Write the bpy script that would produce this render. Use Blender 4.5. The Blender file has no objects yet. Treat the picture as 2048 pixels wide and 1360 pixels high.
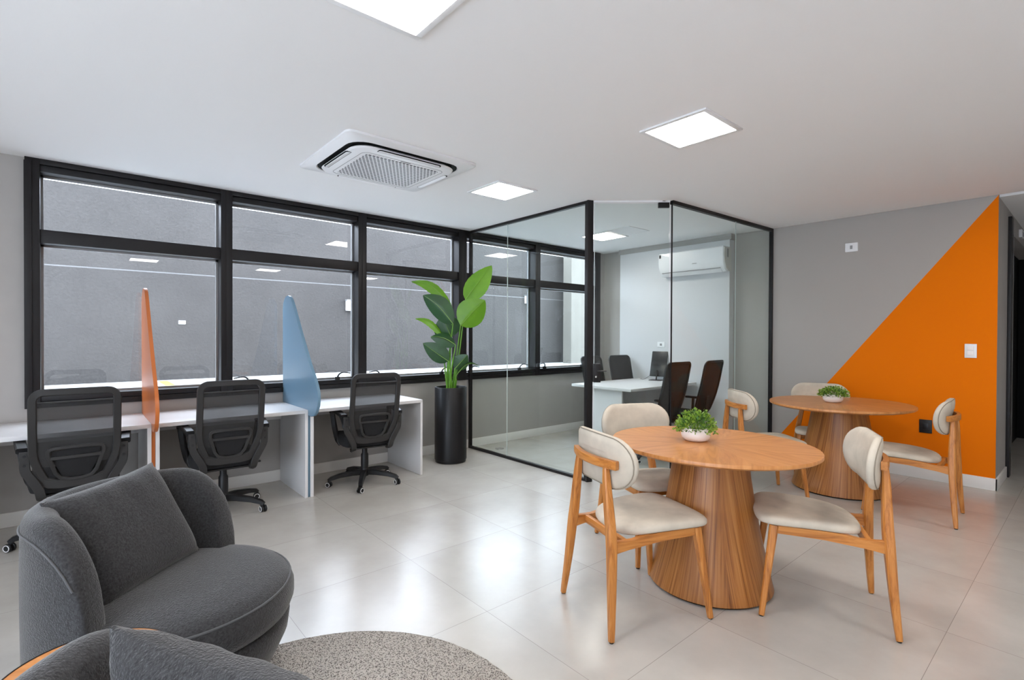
import bpy, bmesh, math, random
from mathutils import Vector, Matrix
PI = math.pi
C = bpy.context.scene.collection
SC = bpy.context.scene

# ------------------------------------------------------------------ camera
cam_d = bpy.data.cameras.new('camera'); cam = bpy.data.objects.new('camera', cam_d); C.objects.link(cam)
cam_d.sensor_fit = 'HORIZONTAL'; cam_d.sensor_width = 36.0; cam_d.lens = 1016.2 / 2048 * 36
cam_d.clip_start = 0.05; cam_d.clip_end = 200
YAW, PIT, ROL = 0.8606, -0.0087, 0.0038
fw = Vector((math.cos(YAW), math.sin(YAW), 0)); rt = Vector((math.sin(YAW), -math.cos(YAW), 0)); up = Vector((0, 0, 1))
F = fw * math.cos(PIT) + up * math.sin(PIT); U0 = up * math.cos(PIT) - fw * math.sin(PIT)
R = rt * math.cos(ROL) + U0 * math.sin(ROL); U = U0 * math.cos(ROL) - rt * math.sin(ROL)
M = Matrix((R, U, -F)).transposed().to_4x4(); M.translation = Vector((0, 0, 1.45))
cam.matrix_world = M
SC.camera = cam

# ------------------------------------------------------------------ world, exposure
SC.view_settings.view_transform = 'Standard'; SC.view_settings.look = 'None'
SC.view_settings.gamma = 1.0; SC.view_settings.use_curve_mapping = False
SC.view_settings.exposure = 0.86
SC.cycles.max_bounces = 10; SC.cycles.diffuse_bounces = 5; SC.cycles.glossy_bounces = 4
SC.cycles.transparent_max_bounces = 16; SC.cycles.transmission_bounces = 6
SC.cycles.caustics_reflective = False; SC.cycles.caustics_refractive = False
SC.cycles.sample_clamp_indirect = 6.0
SKY = 5.4            # overcast sky over the yard outside
PANEL = 17.0         # ceiling light panels
w = bpy.data.worlds.new('overcast_sky'); SC.world = w; w.use_nodes = True
bg = w.node_tree.nodes['Background']; bg.inputs[0].default_value = (0.82, 0.91, 1.03, 1); bg.inputs[1].default_value = SKY

# room numbers (metres)
H = 2.79; WY = 5.344; RX = 6.588; GX = 3.866; CY = 0.65

# ------------------------------------------------------------------ materials
MATS = {}
def new_mat(name):
    m = bpy.data.materials.new(name); m.use_nodes = True; MATS[name] = m
    return m, m.node_tree, m.node_tree.nodes['Principled BSDF']
def N(nt, t, **kw):
    n = nt.nodes.new(t)
    for k, v in kw.items(): setattr(n, k, v)
    return n
def L(nt, a, b): nt.links.new(a, b)
def plain(name, col, rough=0.5, metal=0.0, spec=0.5, noise=0.0, nscale=8, bump=0.0, bscale=200, coat=0.0, sheen=0.0):
    m, nt, b = new_mat(name)
    b.inputs['Base Color'].default_value = (*col, 1); b.inputs['Roughness'].default_value = rough
    b.inputs['Metallic'].default_value = metal; b.inputs['Specular IOR Level'].default_value = spec
    b.inputs['Coat Weight'].default_value = coat; b.inputs['Coat Roughness'].default_value = 0.15
    if sheen: b.inputs['Sheen Weight'].default_value = sheen; b.inputs['Sheen Roughness'].default_value = 0.4
    tc = N(nt, 'ShaderNodeTexCoord')
    if noise:
        n = N(nt, 'ShaderNodeTexNoise'); n.inputs['Scale'].default_value = nscale; n.inputs['Detail'].default_value = 6
        L(nt, tc.outputs['Object'], n.inputs['Vector'])
        mr = N(nt, 'ShaderNodeMapRange'); mr.inputs[1].default_value = 0.3; mr.inputs[2].default_value = 0.7
        mr.inputs[3].default_value = 1 - noise; mr.inputs[4].default_value = 1 + noise
        L(nt, n.outputs[0], mr.inputs[0])
        mx = N(nt, 'ShaderNodeVectorMath', operation='SCALE'); mx.inputs[0].default_value = col
        L(nt, mr.outputs[0], mx.inputs['Scale']); L(nt, mx.outputs[0], b.inputs['Base Color'])
    if bump:
        n2 = N(nt, 'ShaderNodeTexNoise'); n2.inputs['Scale'].default_value = bscale; n2.inputs['Detail'].default_value = 3
        L(nt, tc.outputs['Object'], n2.inputs['Vector'])
        bp = N(nt, 'ShaderNodeBump'); bp.inputs['Strength'].default_value = bump; bp.inputs['Distance'].default_value = 0.004
        L(nt, n2.outputs[0], bp.inputs['Height']); L(nt, bp.outputs[0], b.inputs['Normal'])
    return m
def wood(name, c1, c2, c3, scl, rough=0.38, cyl=False, dist=1.2, pie=False):
    """grain runs along the axis with the small scale; cyl: along the staves of a cone"""
    m, nt, b = new_mat(name); b.inputs['Roughness'].default_value = rough
    tc = N(nt, 'ShaderNodeTexCoord'); src = tc.outputs['Object']
    if cyl or pie:
        sp = N(nt, 'ShaderNodeSeparateXYZ'); L(nt, src, sp.inputs[0])
        at = N(nt, 'ShaderNodeMath', operation='ARCTAN2'); L(nt, sp.outputs[1], at.inputs[0]); L(nt, sp.outputs[0], at.inputs[1])
        if cyl:
            cb = N(nt, 'ShaderNodeCombineXYZ'); L(nt, at.outputs[0], cb.inputs[0]); L(nt, sp.outputs[2], cb.inputs[2]); src = cb.outputs[0]
        # eight veneer leaves, each turned its own way
        st = N(nt, 'ShaderNodeMath', operation='MULTIPLY'); L(nt, at.outputs[0], st.inputs[0]); st.inputs[1].default_value = 8 / (2 * PI)
        fl = N(nt, 'ShaderNodeMath', operation='FLOOR'); L(nt, st.outputs[0], fl.inputs[0])
        if pie:
            an = N(nt, 'ShaderNodeMath', operation='MULTIPLY_ADD'); L(nt, fl.outputs[0], an.inputs[0]); an.inputs[1].default_value = 2 * PI / 8; an.inputs[2].default_value = PI / 8
            vr = N(nt, 'ShaderNodeVectorRotate', rotation_type='Z_AXIS', invert=True); L(nt, tc.outputs['Object'], vr.inputs['Vector']); L(nt, an.outputs[0], vr.inputs['Angle'])
            of = N(nt, 'ShaderNodeCombineXYZ'); m3 = N(nt, 'ShaderNodeMath', operation='MULTIPLY'); L(nt, fl.outputs[0], m3.inputs[0]); m3.inputs[1].default_value = 0.37; L(nt, m3.outputs[0], of.inputs[2])
            ad = N(nt, 'ShaderNodeVectorMath', operation='ADD'); L(nt, vr.outputs[0], ad.inputs[0]); L(nt, of.outputs[0], ad.inputs[1]); src = ad.outputs[0]
        else:
            of = N(nt, 'ShaderNodeCombineXYZ'); m3 = N(nt, 'ShaderNodeMath', operation='MULTIPLY'); L(nt, fl.outputs[0], m3.inputs[0]); m3.inputs[1].default_value = 1.7; L(nt, m3.outputs[0], of.inputs[1])
            ad = N(nt, 'ShaderNodeVectorMath', operation='ADD'); L(nt, src, ad.inputs[0]); L(nt, of.outputs[0], ad.inputs[1])
            sh = N(nt, 'ShaderNodeVectorRotate', rotation_type='Y_AXIS'); L(nt, ad.outputs[0], sh.inputs['Vector'])
            s2 = N(nt, 'ShaderNodeMath', operation='SINE'); L(nt, m3.outputs[0], s2.inputs[0])
            s3 = N(nt, 'ShaderNodeMath', operation='MULTIPLY'); L(nt, s2.outputs[0], s3.inputs[0]); s3.inputs[1].default_value = 0.35
            L(nt, s3.outputs[0], sh.inputs['Angle']); src = sh.outputs[0]
    mp = N(nt, 'ShaderNodeMapping'); mp.inputs['Scale'].default_value = scl; L(nt, src, mp.inputs['Vector'])
    n = N(nt, 'ShaderNodeTexNoise'); n.inputs['Scale'].default_value = 1.0; n.inputs['Detail'].default_value = 7; n.inputs['Roughness'].default_value = 0.6
    n.inputs['Distortion'].default_value = dist
    L(nt, mp.outputs[0], n.inputs['Vector'])
    cr = N(nt, 'ShaderNodeValToRGB'); L(nt, n.outputs[0], cr.inputs[0])
    e = cr.color_ramp.elements; e[0].position = 0.30; e[0].color = (*c1, 1); e[1].position = 0.72; e[1].color = (*c3, 1)
    k = cr.color_ramp.elements.new(0.48); k.color = (*c2, 1)
    L(nt, cr.outputs[0], b.inputs['Base Color'])
    return m
def glassy(name, tint, refl=1.0, rough=0.0):
    m, nt, b = new_mat(name); nt.nodes.remove(b); out = nt.nodes['Material Output']
    tr = N(nt, 'ShaderNodeBsdfTransparent'); tr.inputs[0].default_value = (*tint, 1)
    gl = N(nt, 'ShaderNodeBsdfGlossy'); gl.inputs['Roughness'].default_value = rough; gl.inputs[0].default_value = (1, 1, 1, 1)
    # Schlick reflectance of both faces of a thin pane, the same seen from either side
    ge = N(nt, 'ShaderNodeNewGeometry'); dt = N(nt, 'ShaderNodeVectorMath', operation='DOT_PRODUCT'); L(nt, ge.outputs['Incoming'], dt.inputs[0]); L(nt, ge.outputs['Normal'], dt.inputs[1])
    ab = N(nt, 'ShaderNodeMath', operation='ABSOLUTE'); L(nt, dt.outputs['Value'], ab.inputs[0])
    om = N(nt, 'ShaderNodeMath', operation='SUBTRACT', use_clamp=True); om.inputs[0].default_value = 1; L(nt, ab.outputs[0], om.inputs[1])
    pw = N(nt, 'ShaderNodeMath', operation='POWER'); L(nt, om.outputs[0], pw.inputs[0]); pw.inputs[1].default_value = 5
    fr = N(nt, 'ShaderNodeMath', operation='MULTIPLY_ADD'); L(nt, pw.outputs[0], fr.inputs[0]); fr.inputs[1].default_value = .96; fr.inputs[2].default_value = .04
    mu = N(nt, 'ShaderNodeMath', operation='MULTIPLY'); mu.inputs[1].default_value = refl; L(nt, fr.outputs[0], mu.inputs[0])
    mx = N(nt, 'ShaderNodeMixShader'); L(nt, mu.outputs[0], mx.inputs[0]); L(nt, tr.outputs[0], mx.inputs[1]); L(nt, gl.outputs[0], mx.inputs[2])
    L(nt, mx.outputs[0], out.inputs[0])
    return m
def emit(name, col, s):
    m, nt, b = new_mat(name)
    b.inputs['Base Color'].default_value = (.8, .8, .8, 1)
    b.inputs['Emission Color'].default_value = (*col, 1); b.inputs['Emission Strength'].default_value = s
    return m

m_ceil = plain('ceiling_paint', (.88, .88, .88), .9)
m_wall = plain('grey_wall_paint', (.385, .365, .345), .8, noise=.02)
m_pale = plain('white_wall_paint', (.80, .79, .78), .85)
m_wallr = None
m_light = plain('light_grey_panel_paint', (.60, .60, .61), .7)
m_base = plain('white_baseboard', (.74, .72, .69), .45)
m_white = plain('white_laminate', (.69, .68, .68), .35, bump=.02)
m_whitep = plain('white_plastic', (.80, .80, .81), .35)
m_grey = plain('grey_plastic', (.28, .28, .28), .4)
m_black = plain('black_aluminium', (.010, .009, .010), .45, spec=.3)
m_blackp = plain('black_plastic', (.010, .010, .011), .42, spec=.35)
m_char = plain('charcoal_plastic', (.024, .023, .023), .45, spec=.4)
m_blackf = plain('black_seat_fabric', (.008, .008, .009), .9, bump=.15, bscale=900)
m_dark = plain('dark_void', (.003, .003, .003), .6, spec=.1)
m_pot = plain('satin_black_pot', (.008, .008, .009), .36, spec=.3)
m_soil = plain('soil', (.03, .022, .015), .95, bump=.5, bscale=120)
m_cer = plain('white_ceramic', (.82, .77, .75), .28, noise=.02, nscale=30)
m_steel = plain('steel', (.6, .6, .6), .25, metal=1)
m_sofa = plain('charcoal_chenille', (.028, .028, .030), .95, noise=.55, nscale=120, bump=.9, bscale=190, sheen=.35)
m_pipe = plain('charcoal_piping', (.075, .077, .082), .9, sheen=.3)
m_cream = plain('beige_suede', (.54, .48, .395), .85, noise=.13, nscale=9, bump=.05, bscale=300)
m_seam = plain('beige_piping', (.26, .22, .17), .85)
m_orange = plain('orange_board', (.52, .14, .028), .35)
m_blue = plain('blue_board', (.135, .24, .33), .35)
m_beigew = plain('beige_stone_wall', (.16, .15, .13), .9, noise=.05, nscale=3)
m_soc = plain('black_socket', (.006, .006, .006), .35)
W1, W2, W3 = (.30, .095, .016), (.50, .185, .036), (.62, .265, .068)
m_wz = wood('oak_grain_upright', W1, W2, W3, (38, 38, 2.2))
m_wy = wood('oak_grain_lengthwise', W1, W2, W3, (38, 2.2, 38))
m_wx = wood('oak_grain_crosswise', W1, W2, W3, (2.2, 38, 38))
m_cone = wood('oak_staves', (.12, .034, .006), (.35, .13, .028), (.50, .23, .065), (22, 1, 1.1), cyl=True, dist=.6)
m_top = wood('oak_sunburst_top', (.37, .14, .036), (.52, .215, .064), (.61, .28, .098), (2.2, 20, 1), pie=True, dist=1.0, rough=.35)
m_edge = plain('oak_edge', (.36, .15, .05), .4, noise=.1, nscale=20)
m_glass = glassy('partition_glass', (.935, .965, .955), .32)
m_wglass = glassy('window_glass', (.975, .985, 1.0), .7)
m_panel = emit('led_diffuser', (1.0, .94, .88), PANEL)
m_screen = plain('monitor_black', (.010, .010, .011), .25)

def grey_stucco():
    m, nt, b = new_mat('outside_stucco'); b.inputs['Roughness'].default_value = .95
    tc = N(nt, 'ShaderNodeTexCoord')
    n = N(nt, 'ShaderNodeTexNoise'); n.inputs['Scale'].default_value = .9; n.inputs['Detail'].default_value = 8; n.inputs['Roughness'].default_value = .65
    L(nt, tc.outputs['Object'], n.inputs['Vector'])
    n2 = N(nt, 'ShaderNodeTexNoise'); n2.inputs['Scale'].default_value = 26; n2.inputs['Detail'].default_value = 4
    L(nt, tc.outputs['Object'], n2.inputs['Vector'])
    a = N(nt, 'ShaderNodeMath', operation='ADD'); L(nt, n.outputs[0], a.inputs[0]); L(nt, n2.outputs[0], a.inputs[1])
    mr = N(nt, 'ShaderNodeMapRange'); mr.inputs[1].default_value = .7; mr.inputs[2].default_value = 1.3; mr.inputs[3].default_value = .74; mr.inputs[4].default_value = 1.22
    L(nt, a.outputs[0], mr.inputs[0])
    # pale trowel joint
    sp = N(nt, 'ShaderNodeSeparateXYZ'); L(nt, tc.outputs['Object'], sp.inputs[0])
    d = N(nt, 'ShaderNodeMath', operation='SUBTRACT'); L(nt, sp.outputs[2], d.inputs[0]); d.inputs[1].default_value = 2.455
    ab = N(nt, 'ShaderNodeMath', operation='ABSOLUTE'); L(nt, d.outputs[0], ab.inputs[0])
    ls = N(nt, 'ShaderNodeMath', operation='LESS_THAN'); L(nt, ab.outputs[0], ls.inputs[0]); ls.inputs[1].default_value = .009
    v = N(nt, 'ShaderNodeVectorMath', operation='SCALE'); v.inputs[0].default_value = (.056, .052, .0495); L(nt, mr.outputs[0], v.inputs['Scale'])
    mx = N(nt, 'ShaderNodeMix', data_type='RGBA'); L(nt, ls.outputs[0], mx.inputs[0]); L(nt, v.outputs[0], mx.inputs[6]); mx.inputs[7].default_value = (.15, .15, .15, 1)
    L(nt, mx.outputs[2], b.inputs['Base Color'])
    bp = N(nt, 'ShaderNodeBump'); bp.inputs['Strength'].default_value = .8; bp.inputs['Distance'].default_value = .012
    L(nt, n2.outputs[0], bp.inputs['Height']); L(nt, bp.outputs[0], b.inputs['Normal'])
    return m
m_stucco = grey_stucco()

def tile_floor():
    m, nt, b = new_mat('porcelain_tiles')
    b.inputs['IOR'].default_value = 1.6; b.inputs['Coat Weight'].default_value = .12; b.inputs['Coat Roughness'].default_value = .22; b.inputs['Coat IOR'].default_value = 1.6
    tc = N(nt, 'ShaderNodeTexCoord'); sp = N(nt, 'ShaderNodeSeparateXYZ'); L(nt, tc.outputs['Object'], sp.inputs[0])
    T = .8042
    def edge(o, off):
        a = N(nt, 'ShaderNodeMath', operation='SUBTRACT'); L(nt, o, a.inputs[0]); a.inputs[1].default_value = off
        dv = N(nt, 'ShaderNodeMath', operation='DIVIDE'); L(nt, a.outputs[0], dv.inputs[0]); dv.inputs[1].default_value = T
        rd = N(nt, 'ShaderNodeMath', operation='ROUND'); L(nt, dv.outputs[0], rd.inputs[0])
        s = N(nt, 'ShaderNodeMath', operation='SUBTRACT'); L(nt, dv.outputs[0], s.inputs[0]); L(nt, rd.outputs[0], s.inputs[1])
        ab = N(nt, 'ShaderNodeMath', operation='ABSOLUTE'); L(nt, s.outputs[0], ab.inputs[0])
        ls = N(nt, 'ShaderNodeMath', operation='LESS_THAN'); L(nt, ab.outputs[0], ls.inputs[0]); ls.inputs[1].default_value = .0012 / T
        f = N(nt, 'ShaderNodeMath', operation='FLOOR'); L(nt, dv.outputs[0], f.inputs[0])
        return ls.outputs[0], f.outputs[0]
    ex, fx = edge(sp.outputs[0], 1.637); ey, fy = edge(sp.outputs[1], 2.901)
    mxm = N(nt, 'ShaderNodeMath', operation='MAXIMUM'); L(nt, ex, mxm.inputs[0]); L(nt, ey, mxm.inputs[1])
    cb = N(nt, 'ShaderNodeCombineXYZ'); L(nt, fx, cb.inputs[0]); L(nt, fy, cb.inputs[1])
    sc = N(nt, 'ShaderNodeVectorMath', operation='MULTIPLY'); L(nt, cb.outputs[0], sc.inputs[0]); sc.inputs[1].default_value = (7.3, 11.9, 0)
    ad = N(nt, 'ShaderNodeVectorMath', operation='ADD'); L(nt, sc.outputs[0], ad.inputs[0]); L(nt, tc.outputs['Object'], ad.inputs[1])
    n = N(nt, 'ShaderNodeTexNoise'); n.inputs['Scale'].default_value = 1.6; n.inputs['Detail'].default_value = 9; n.inputs['Roughness'].default_value = .62
    L(nt, ad.outputs[0], n.inputs['Vector'])
    cr = N(nt, 'ShaderNodeValToRGB'); L(nt, n.outputs[0], cr.inputs[0]); e = cr.color_ramp.elements
    e[0].position = .3; e[0].color = (.43, .405, .37, 1); e[1].position = .7; e[1].color = (.53, .502, .465, 1)
    mx = N(nt, 'ShaderNodeMix', data_type='RGBA'); L(nt, mxm.outputs[0], mx.inputs[0]); L(nt, cr.outputs[0], mx.inputs[6]); mx.inputs[7].default_value = (.27, .25, .23, 1)
    L(nt, mx.outputs[2], b.inputs['Base Color'])
    mr = N(nt, 'ShaderNodeMapRange'); mr.inputs[1].default_value = .3; mr.inputs[2].default_value = .7; mr.inputs[3].default_value = .235; mr.inputs[4].default_value = .25
    L(nt, n.outputs[0], mr.inputs[0]); L(nt, mr.outputs[0], b.inputs['Roughness'])
    return m
m_floor = tile_floor()

def orange_wall():
    m, nt, b = new_mat('grey_wall_with_orange_wedge'); b.inputs['Roughness'].default_value = .85; b.inputs['Specular IOR Level'].default_value = .15
    tc = N(nt, 'ShaderNodeTexCoord'); sp = N(nt, 'ShaderNodeSeparateXYZ'); L(nt, tc.outputs['Object'], sp.inputs[0])
    a = N(nt, 'ShaderNodeMath', operation='MULTIPLY_ADD'); L(nt, sp.outputs[1], a.inputs[0]); a.inputs[1].default_value = 1.317; a.inputs[2].default_value = -(2.785 + 1.317 * .655)
    s = N(nt, 'ShaderNodeMath', operation='ADD'); L(nt, a.outputs[0], s.inputs[0]); L(nt, sp.outputs[2], s.inputs[1])
    ls = N(nt, 'ShaderNodeMath', operation='LESS_THAN'); L(nt, s.outputs[0], ls.inputs[0]); ls.inputs[1].default_value = 0
    gx = N(nt, 'ShaderNodeMath', operation='LESS_THAN'); L(nt, sp.outputs[0], gx.inputs[0]); gx.inputs[1].default_value = RX + .004
    mm = N(nt, 'ShaderNodeMath', operation='MULTIPLY'); L(nt, ls.outputs[0], mm.inputs[0]); L(nt, gx.outputs[0], mm.inputs[1])
    mx = N(nt, 'ShaderNodeMix', data_type='RGBA'); L(nt, mm.outputs[0], mx.inputs[0])
    mx.inputs[6].default_value = (.40, .375, .35, 1); mx.inputs[7].default_value = (.80, .178, .0, 1)
    L(nt, mx.outputs[2], b.inputs['Base Color'])
    return m
m_wallr = orange_wall()

def mesh_fabric():
    m, nt, b = new_mat('black_mesh_fabric'); out = nt.nodes['Material Output']
    b.inputs['Base Color'].default_value = (.012, .012, .013, 1); b.inputs['Roughness'].default_value = .8
    tr = N(nt, 'ShaderNodeBsdfTransparent'); mx = N(nt, 'ShaderNodeMixShader'); mx.inputs[0].default_value = .84
    L(nt, tr.outputs[0], mx.inputs[1]); L(nt, b.outputs[0], mx.inputs[2]); L(nt, mx.outputs[0], out.inputs[0])
    return m
m_mesh = mesh_fabric()

def grille_mat():
    m, nt, b = new_mat('perforated_grille'); b.inputs['Roughness'].default_value = .4
    tc = N(nt, 'ShaderNodeTexCoord'); sp = N(nt, 'ShaderNodeSeparateXYZ'); L(nt, tc.outputs['Object'], sp.inputs[0])
    def band(p, rowoff):
        # distance to nearest hole centre of one of two interleaved grids
        res = []
        for o, pp, off in ((sp.outputs[0], p, rowoff), (sp.outputs[1], p * 1.732, rowoff * 1.732)):
            a = N(nt, 'ShaderNodeMath', operation='ADD'); L(nt, o, a.inputs[0]); a.inputs[1].default_value = off
            q = N(nt, 'ShaderNodeMath', operation='PINGPONG'); L(nt, a.outputs[0], q.inputs[0]); q.inputs[1].default_value = pp / 2
            s = N(nt, 'ShaderNodeMath', operation='POWER'); L(nt, q.outputs[0], s.inputs[0]); s.inputs[1].default_value = 2; res.append(s.outputs[0])
        s = N(nt, 'ShaderNodeMath', operation='ADD'); L(nt, res[0], s.inputs[0]); L(nt, res[1], s.inputs[1]); return s.outputs[0]
    P_ = .030
    mn = N(nt, 'ShaderNodeMath', operation='MINIMUM'); L(nt, band(P_, 0), mn.inputs[0]); L(nt, band(P_, P_ / 2), mn.inputs[1])
    ls = N(nt, 'ShaderNodeMath', operation='LESS_THAN'); L(nt, mn.outputs[0], ls.inputs[0]); ls.inputs[1].default_value = .0108 ** 2
    mx = N(nt, 'ShaderNodeMix', data_type='RGBA'); L(nt, ls.outputs[0], mx.inputs[0]); mx.inputs[6].default_value = (.78, .78, .79, 1); mx.inputs[7].default_value = (.03, .03, .035, 1)
    L(nt, mx.outputs[2], b.inputs['Base Color'])
    return m
m_grille = grille_mat()

def rug_mat():
    m, nt, b = new_mat('grey_loop_rug'); b.inputs['Roughness'].default_value = 1.0
    tc = N(nt, 'ShaderNodeTexCoord')
    v = N(nt, 'ShaderNodeTexVoronoi'); v.inputs['Scale'].default_value = 190; L(nt, tc.outputs['Object'], v.inputs['Vector'])
    n = N(nt, 'ShaderNodeTexNoise'); n.inputs['Scale'].default_value = 95; n.inputs['Detail'].default_value = 4; L(nt, tc.outputs['Object'], n.inputs['Vector'])
    a = N(nt, 'ShaderNodeMath', operation='MULTIPLY_ADD'); L(nt, n.outputs[0], a.inputs[0]); a.inputs[1].default_value = -1.3; L(nt, v.outputs[0], a.inputs[2])
    cr = N(nt, 'ShaderNodeValToRGB'); L(nt, a.outputs[0], cr.inputs[0]); e = cr.color_ramp.elements
    e[0].position = 0.0; e[0].color = (.52, .48, .43, 1); e[1].position = .26; e[1].color = (.13, .11, .10, 1)
    a2 = N(nt, 'ShaderNodeMath', operation='ADD'); L(nt, a.outputs[0], a2.inputs[0]); a2.inputs[1].default_value = .17
    nt.links.new(a2.outputs[0], cr.inputs[0])
    L(nt, cr.outputs[0], b.inputs['Base Color'])
    bp = N(nt, 'ShaderNodeBump'); bp.invert = True; bp.inputs['Strength'].default_value = 1; bp.inputs['Distance'].default_value = .006
    L(nt, a.outputs[0], bp.inputs['Height']); L(nt, bp.outputs[0], b.inputs['Normal'])
    return m
m_rug = rug_mat()

def leaf_mat(name, c1, c2, tr=.25):
    m, nt, b = new_mat(name); b.inputs['Roughness'].default_value = .38
    tc = N(nt, 'ShaderNodeTexCoord'); n = N(nt, 'ShaderNodeTexNoise'); n.inputs['Scale'].default_value = 9; L(nt, tc.outputs['Object'], n.inputs['Vector'])
    mx = N(nt, 'ShaderNodeMix', data_type='RGBA'); L(nt, n.outputs[0], mx.inputs[0]); mx.inputs[6].default_value = (*c1, 1); mx.inputs[7].default_value = (*c2, 1)
    L(nt, mx.outputs[2], b.inputs['Base Color'])
    out = nt.nodes['Material Output']; t = N(nt, 'ShaderNodeBsdfTranslucent'); L(nt, mx.outputs[2], t.inputs[0])
    ms = N(nt, 'ShaderNodeMixShader'); ms.inputs[0].default_value = tr; L(nt, b.outputs[0], ms.inputs[1]); L(nt, t.outputs[0], ms.inputs[2]); L(nt, ms.outputs[0], out.inputs[0])
    return m
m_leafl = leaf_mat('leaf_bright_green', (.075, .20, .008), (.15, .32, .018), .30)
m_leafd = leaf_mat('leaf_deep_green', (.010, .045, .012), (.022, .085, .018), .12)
m_vein = plain('leaf_midrib', (.16, .30, .05), .5)
m_stem = plain('plant_stems', (.12, .30, .025), .45)
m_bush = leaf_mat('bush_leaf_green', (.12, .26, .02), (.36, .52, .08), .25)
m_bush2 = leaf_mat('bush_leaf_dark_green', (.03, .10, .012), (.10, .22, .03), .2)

# ------------------------------------------------------------------ mesh helpers
def obj(name, bm, mat, parent=None, smooth=35):
    me = bpy.data.meshes.new(name); bmesh.ops.recalc_face_normals(bm, faces=bm.faces[:]); bm.to_mesh(me); bm.free()
    me.materials.append(mat)
    if smooth:
        for p in me.polygons: p.use_smooth = True
        me.set_sharp_from_angle(angle=math.radians(smooth))
    o = bpy.data.objects.new(name, me); C.objects.link(o)
    if parent: o.parent = parent
    return o
def sub(o, lv=2):
    md = o.modifiers.new('smooth', 'SUBSURF'); md.levels = lv; md.render_levels = lv; return o
def bx(bm, x0, y0, z0, x1, y1, z1, bev=0.0, seg=2):
    r = bmesh.ops.create_cube(bm, size=1.0); vs = r['verts']
    for v in vs: v.co = Vector((x0 + (v.co.x + .5) * (x1 - x0), y0 + (v.co.y + .5) * (y1 - y0), z0 + (v.co.z + .5) * (z1 - z0)))
    if bev:
        es = list({e for v in vs for e in v.link_edges}); bmesh.ops.bevel(bm, geom=es, offset=bev, segments=seg, affect='EDGES', profile=.6)
    return bm
def B(*a, **k): return bx(bmesh.new(), *a, **k)
def ring(bm, pts): return [bm.verts.new(p) for p in pts]
def skin(bm, rings, closed=True, cap=True):
    for a, b in zip(rings[:-1], rings[1:]):
        n = len(a)
        for i in range(n if closed else n - 1): bm.faces.new((a[i], a[(i + 1) % n], b[(i + 1) % n], b[i]))
    if cap and closed:
        bm.faces.new(rings[0][::-1]); bm.faces.new(rings[-1])
def lathe(bm, prof, cx=0, cy=0, n=48, cap=True, ex=1, ey=1):
    rs = [ring(bm, [(cx + r * ex * math.cos(2 * PI * i / n), cy + r * ey * math.sin(2 * PI * i / n), z) for i in range(n)]) for r, z in prof]
    skin(bm, rs, True, cap)
    return bm
def sweep(bm, pts, rad, n=8, rect=None, hint=(0, 0, 1), cap=True):
    """round tube (radius or list) or rectangular bar (rect=(w,h) or list) along points"""
    pts = [Vector(p) for p in pts]; rs = []; up_ = Vector(hint)
    for i, p in enumerate(pts):
        if i == 0: t = pts[1] - p
        elif i == len(pts) - 1: t = p - pts[i - 1]
        else: t = (pts[i + 1] - p).normalized() + (p - pts[i - 1]).normalized()
        t.normalize(); a = up_.cross(t)
        if a.length < 1e-4: a = Vector((1, 0, 0)).cross(t)
        a.normalize(); b = t.cross(a).normalized()
        if rect:
            wv, hv = rect[i] if isinstance(rect, list) else rect
            c = min(wv, hv) * .18; w2, h2 = wv / 2, hv / 2
            pr = [(w2, -h2 + c), (w2, h2 - c), (w2 - c, h2), (-w2 + c, h2), (-w2, h2 - c), (-w2, -h2 + c), (-w2 + c, -h2), (w2 - c, -h2)]
            rs.append(ring(bm, [p + a * x + b * y for x, y in pr]))
        else:
            r = rad[i] if isinstance(rad, (list, tuple)) else rad
            rs.append(ring(bm, [p + a * r * math.cos(2 * PI * k / n) + b * r * math.sin(2 * PI * k / n) for k in range(n)]))
    skin(bm, rs, True, cap)
    return bm
def loop_tube(bm, pts, r, n=6, rect=None, nrm=(0, 0, 1)):
    pts = [Vector(p) for p in pts]; rs = []; m = len(pts); nv = Vector(nrm)
    for i, p in enumerate(pts):
        t = (pts[(i + 1) % m] - pts[i - 1]).normalized(); a = nv.cross(t).normalized(); b = t.cross(a).normalized()
        if rect:
            w2, h2 = rect[0] / 2, rect[1] / 2; c = min(w2, h2) * .4
            pr = [(w2, -h2 + c), (w2, h2 - c), (w2 - c, h2), (-w2 + c, h2), (-w2, h2 - c), (-w2, -h2 + c), (-w2 + c, -h2), (w2 - c, -h2)]
            rs.append(ring(bm, [p + a * x + b * y for x, y in pr]))
        else: rs.append(ring(bm, [p + a * r * math.cos(2 * PI * k / n) + b * r * math.sin(2 * PI * k / n) for k in range(n)]))
    rs.append(rs[0]); skin(bm, rs, True, False)
    return bm
def prism(bm, poly, axis, a, b, bev=0.0):
    """polygon of 2-D points extruded along axis (0 x: points are y,z; 1 y: x,z; 2 z: x,y)"""
    def p3(q, t): return {0: (t, q[0], q[1]), 1: (q[0], t, q[1]), 2: (q[0], q[1], t)}[axis]
    r0 = ring(bm, [p3(q, a) for q in poly]); r1 = ring(bm, [p3(q, b) for q in poly]); skin(bm, [r0, r1])
    if bev:
        es = [e for e in bm.edges if (e.verts[0] in r0 and e.verts[1] in r0) or (e.verts[0] in r1 and e.verts[1] in r1)]
        bmesh.ops.bevel(bm, geom=es, offset=bev, segments=2, affect='EDGES')
    return bm
def rrect(w, h, r, n=6, cx=0, cy=0):
    out = []
    for sx, sy, a0 in ((1, 1, 0), (-1, 1, PI / 2), (-1, -1, PI), (1, -1, 1.5 * PI)):
        for k in range(n + 1):
            a = a0 + k * PI / 2 / n; out.append((cx + sx * (w / 2 - r) + r * math.cos(a), cy + sy * (h / 2 - r) + r * math.sin(a)))
    return out
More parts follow.
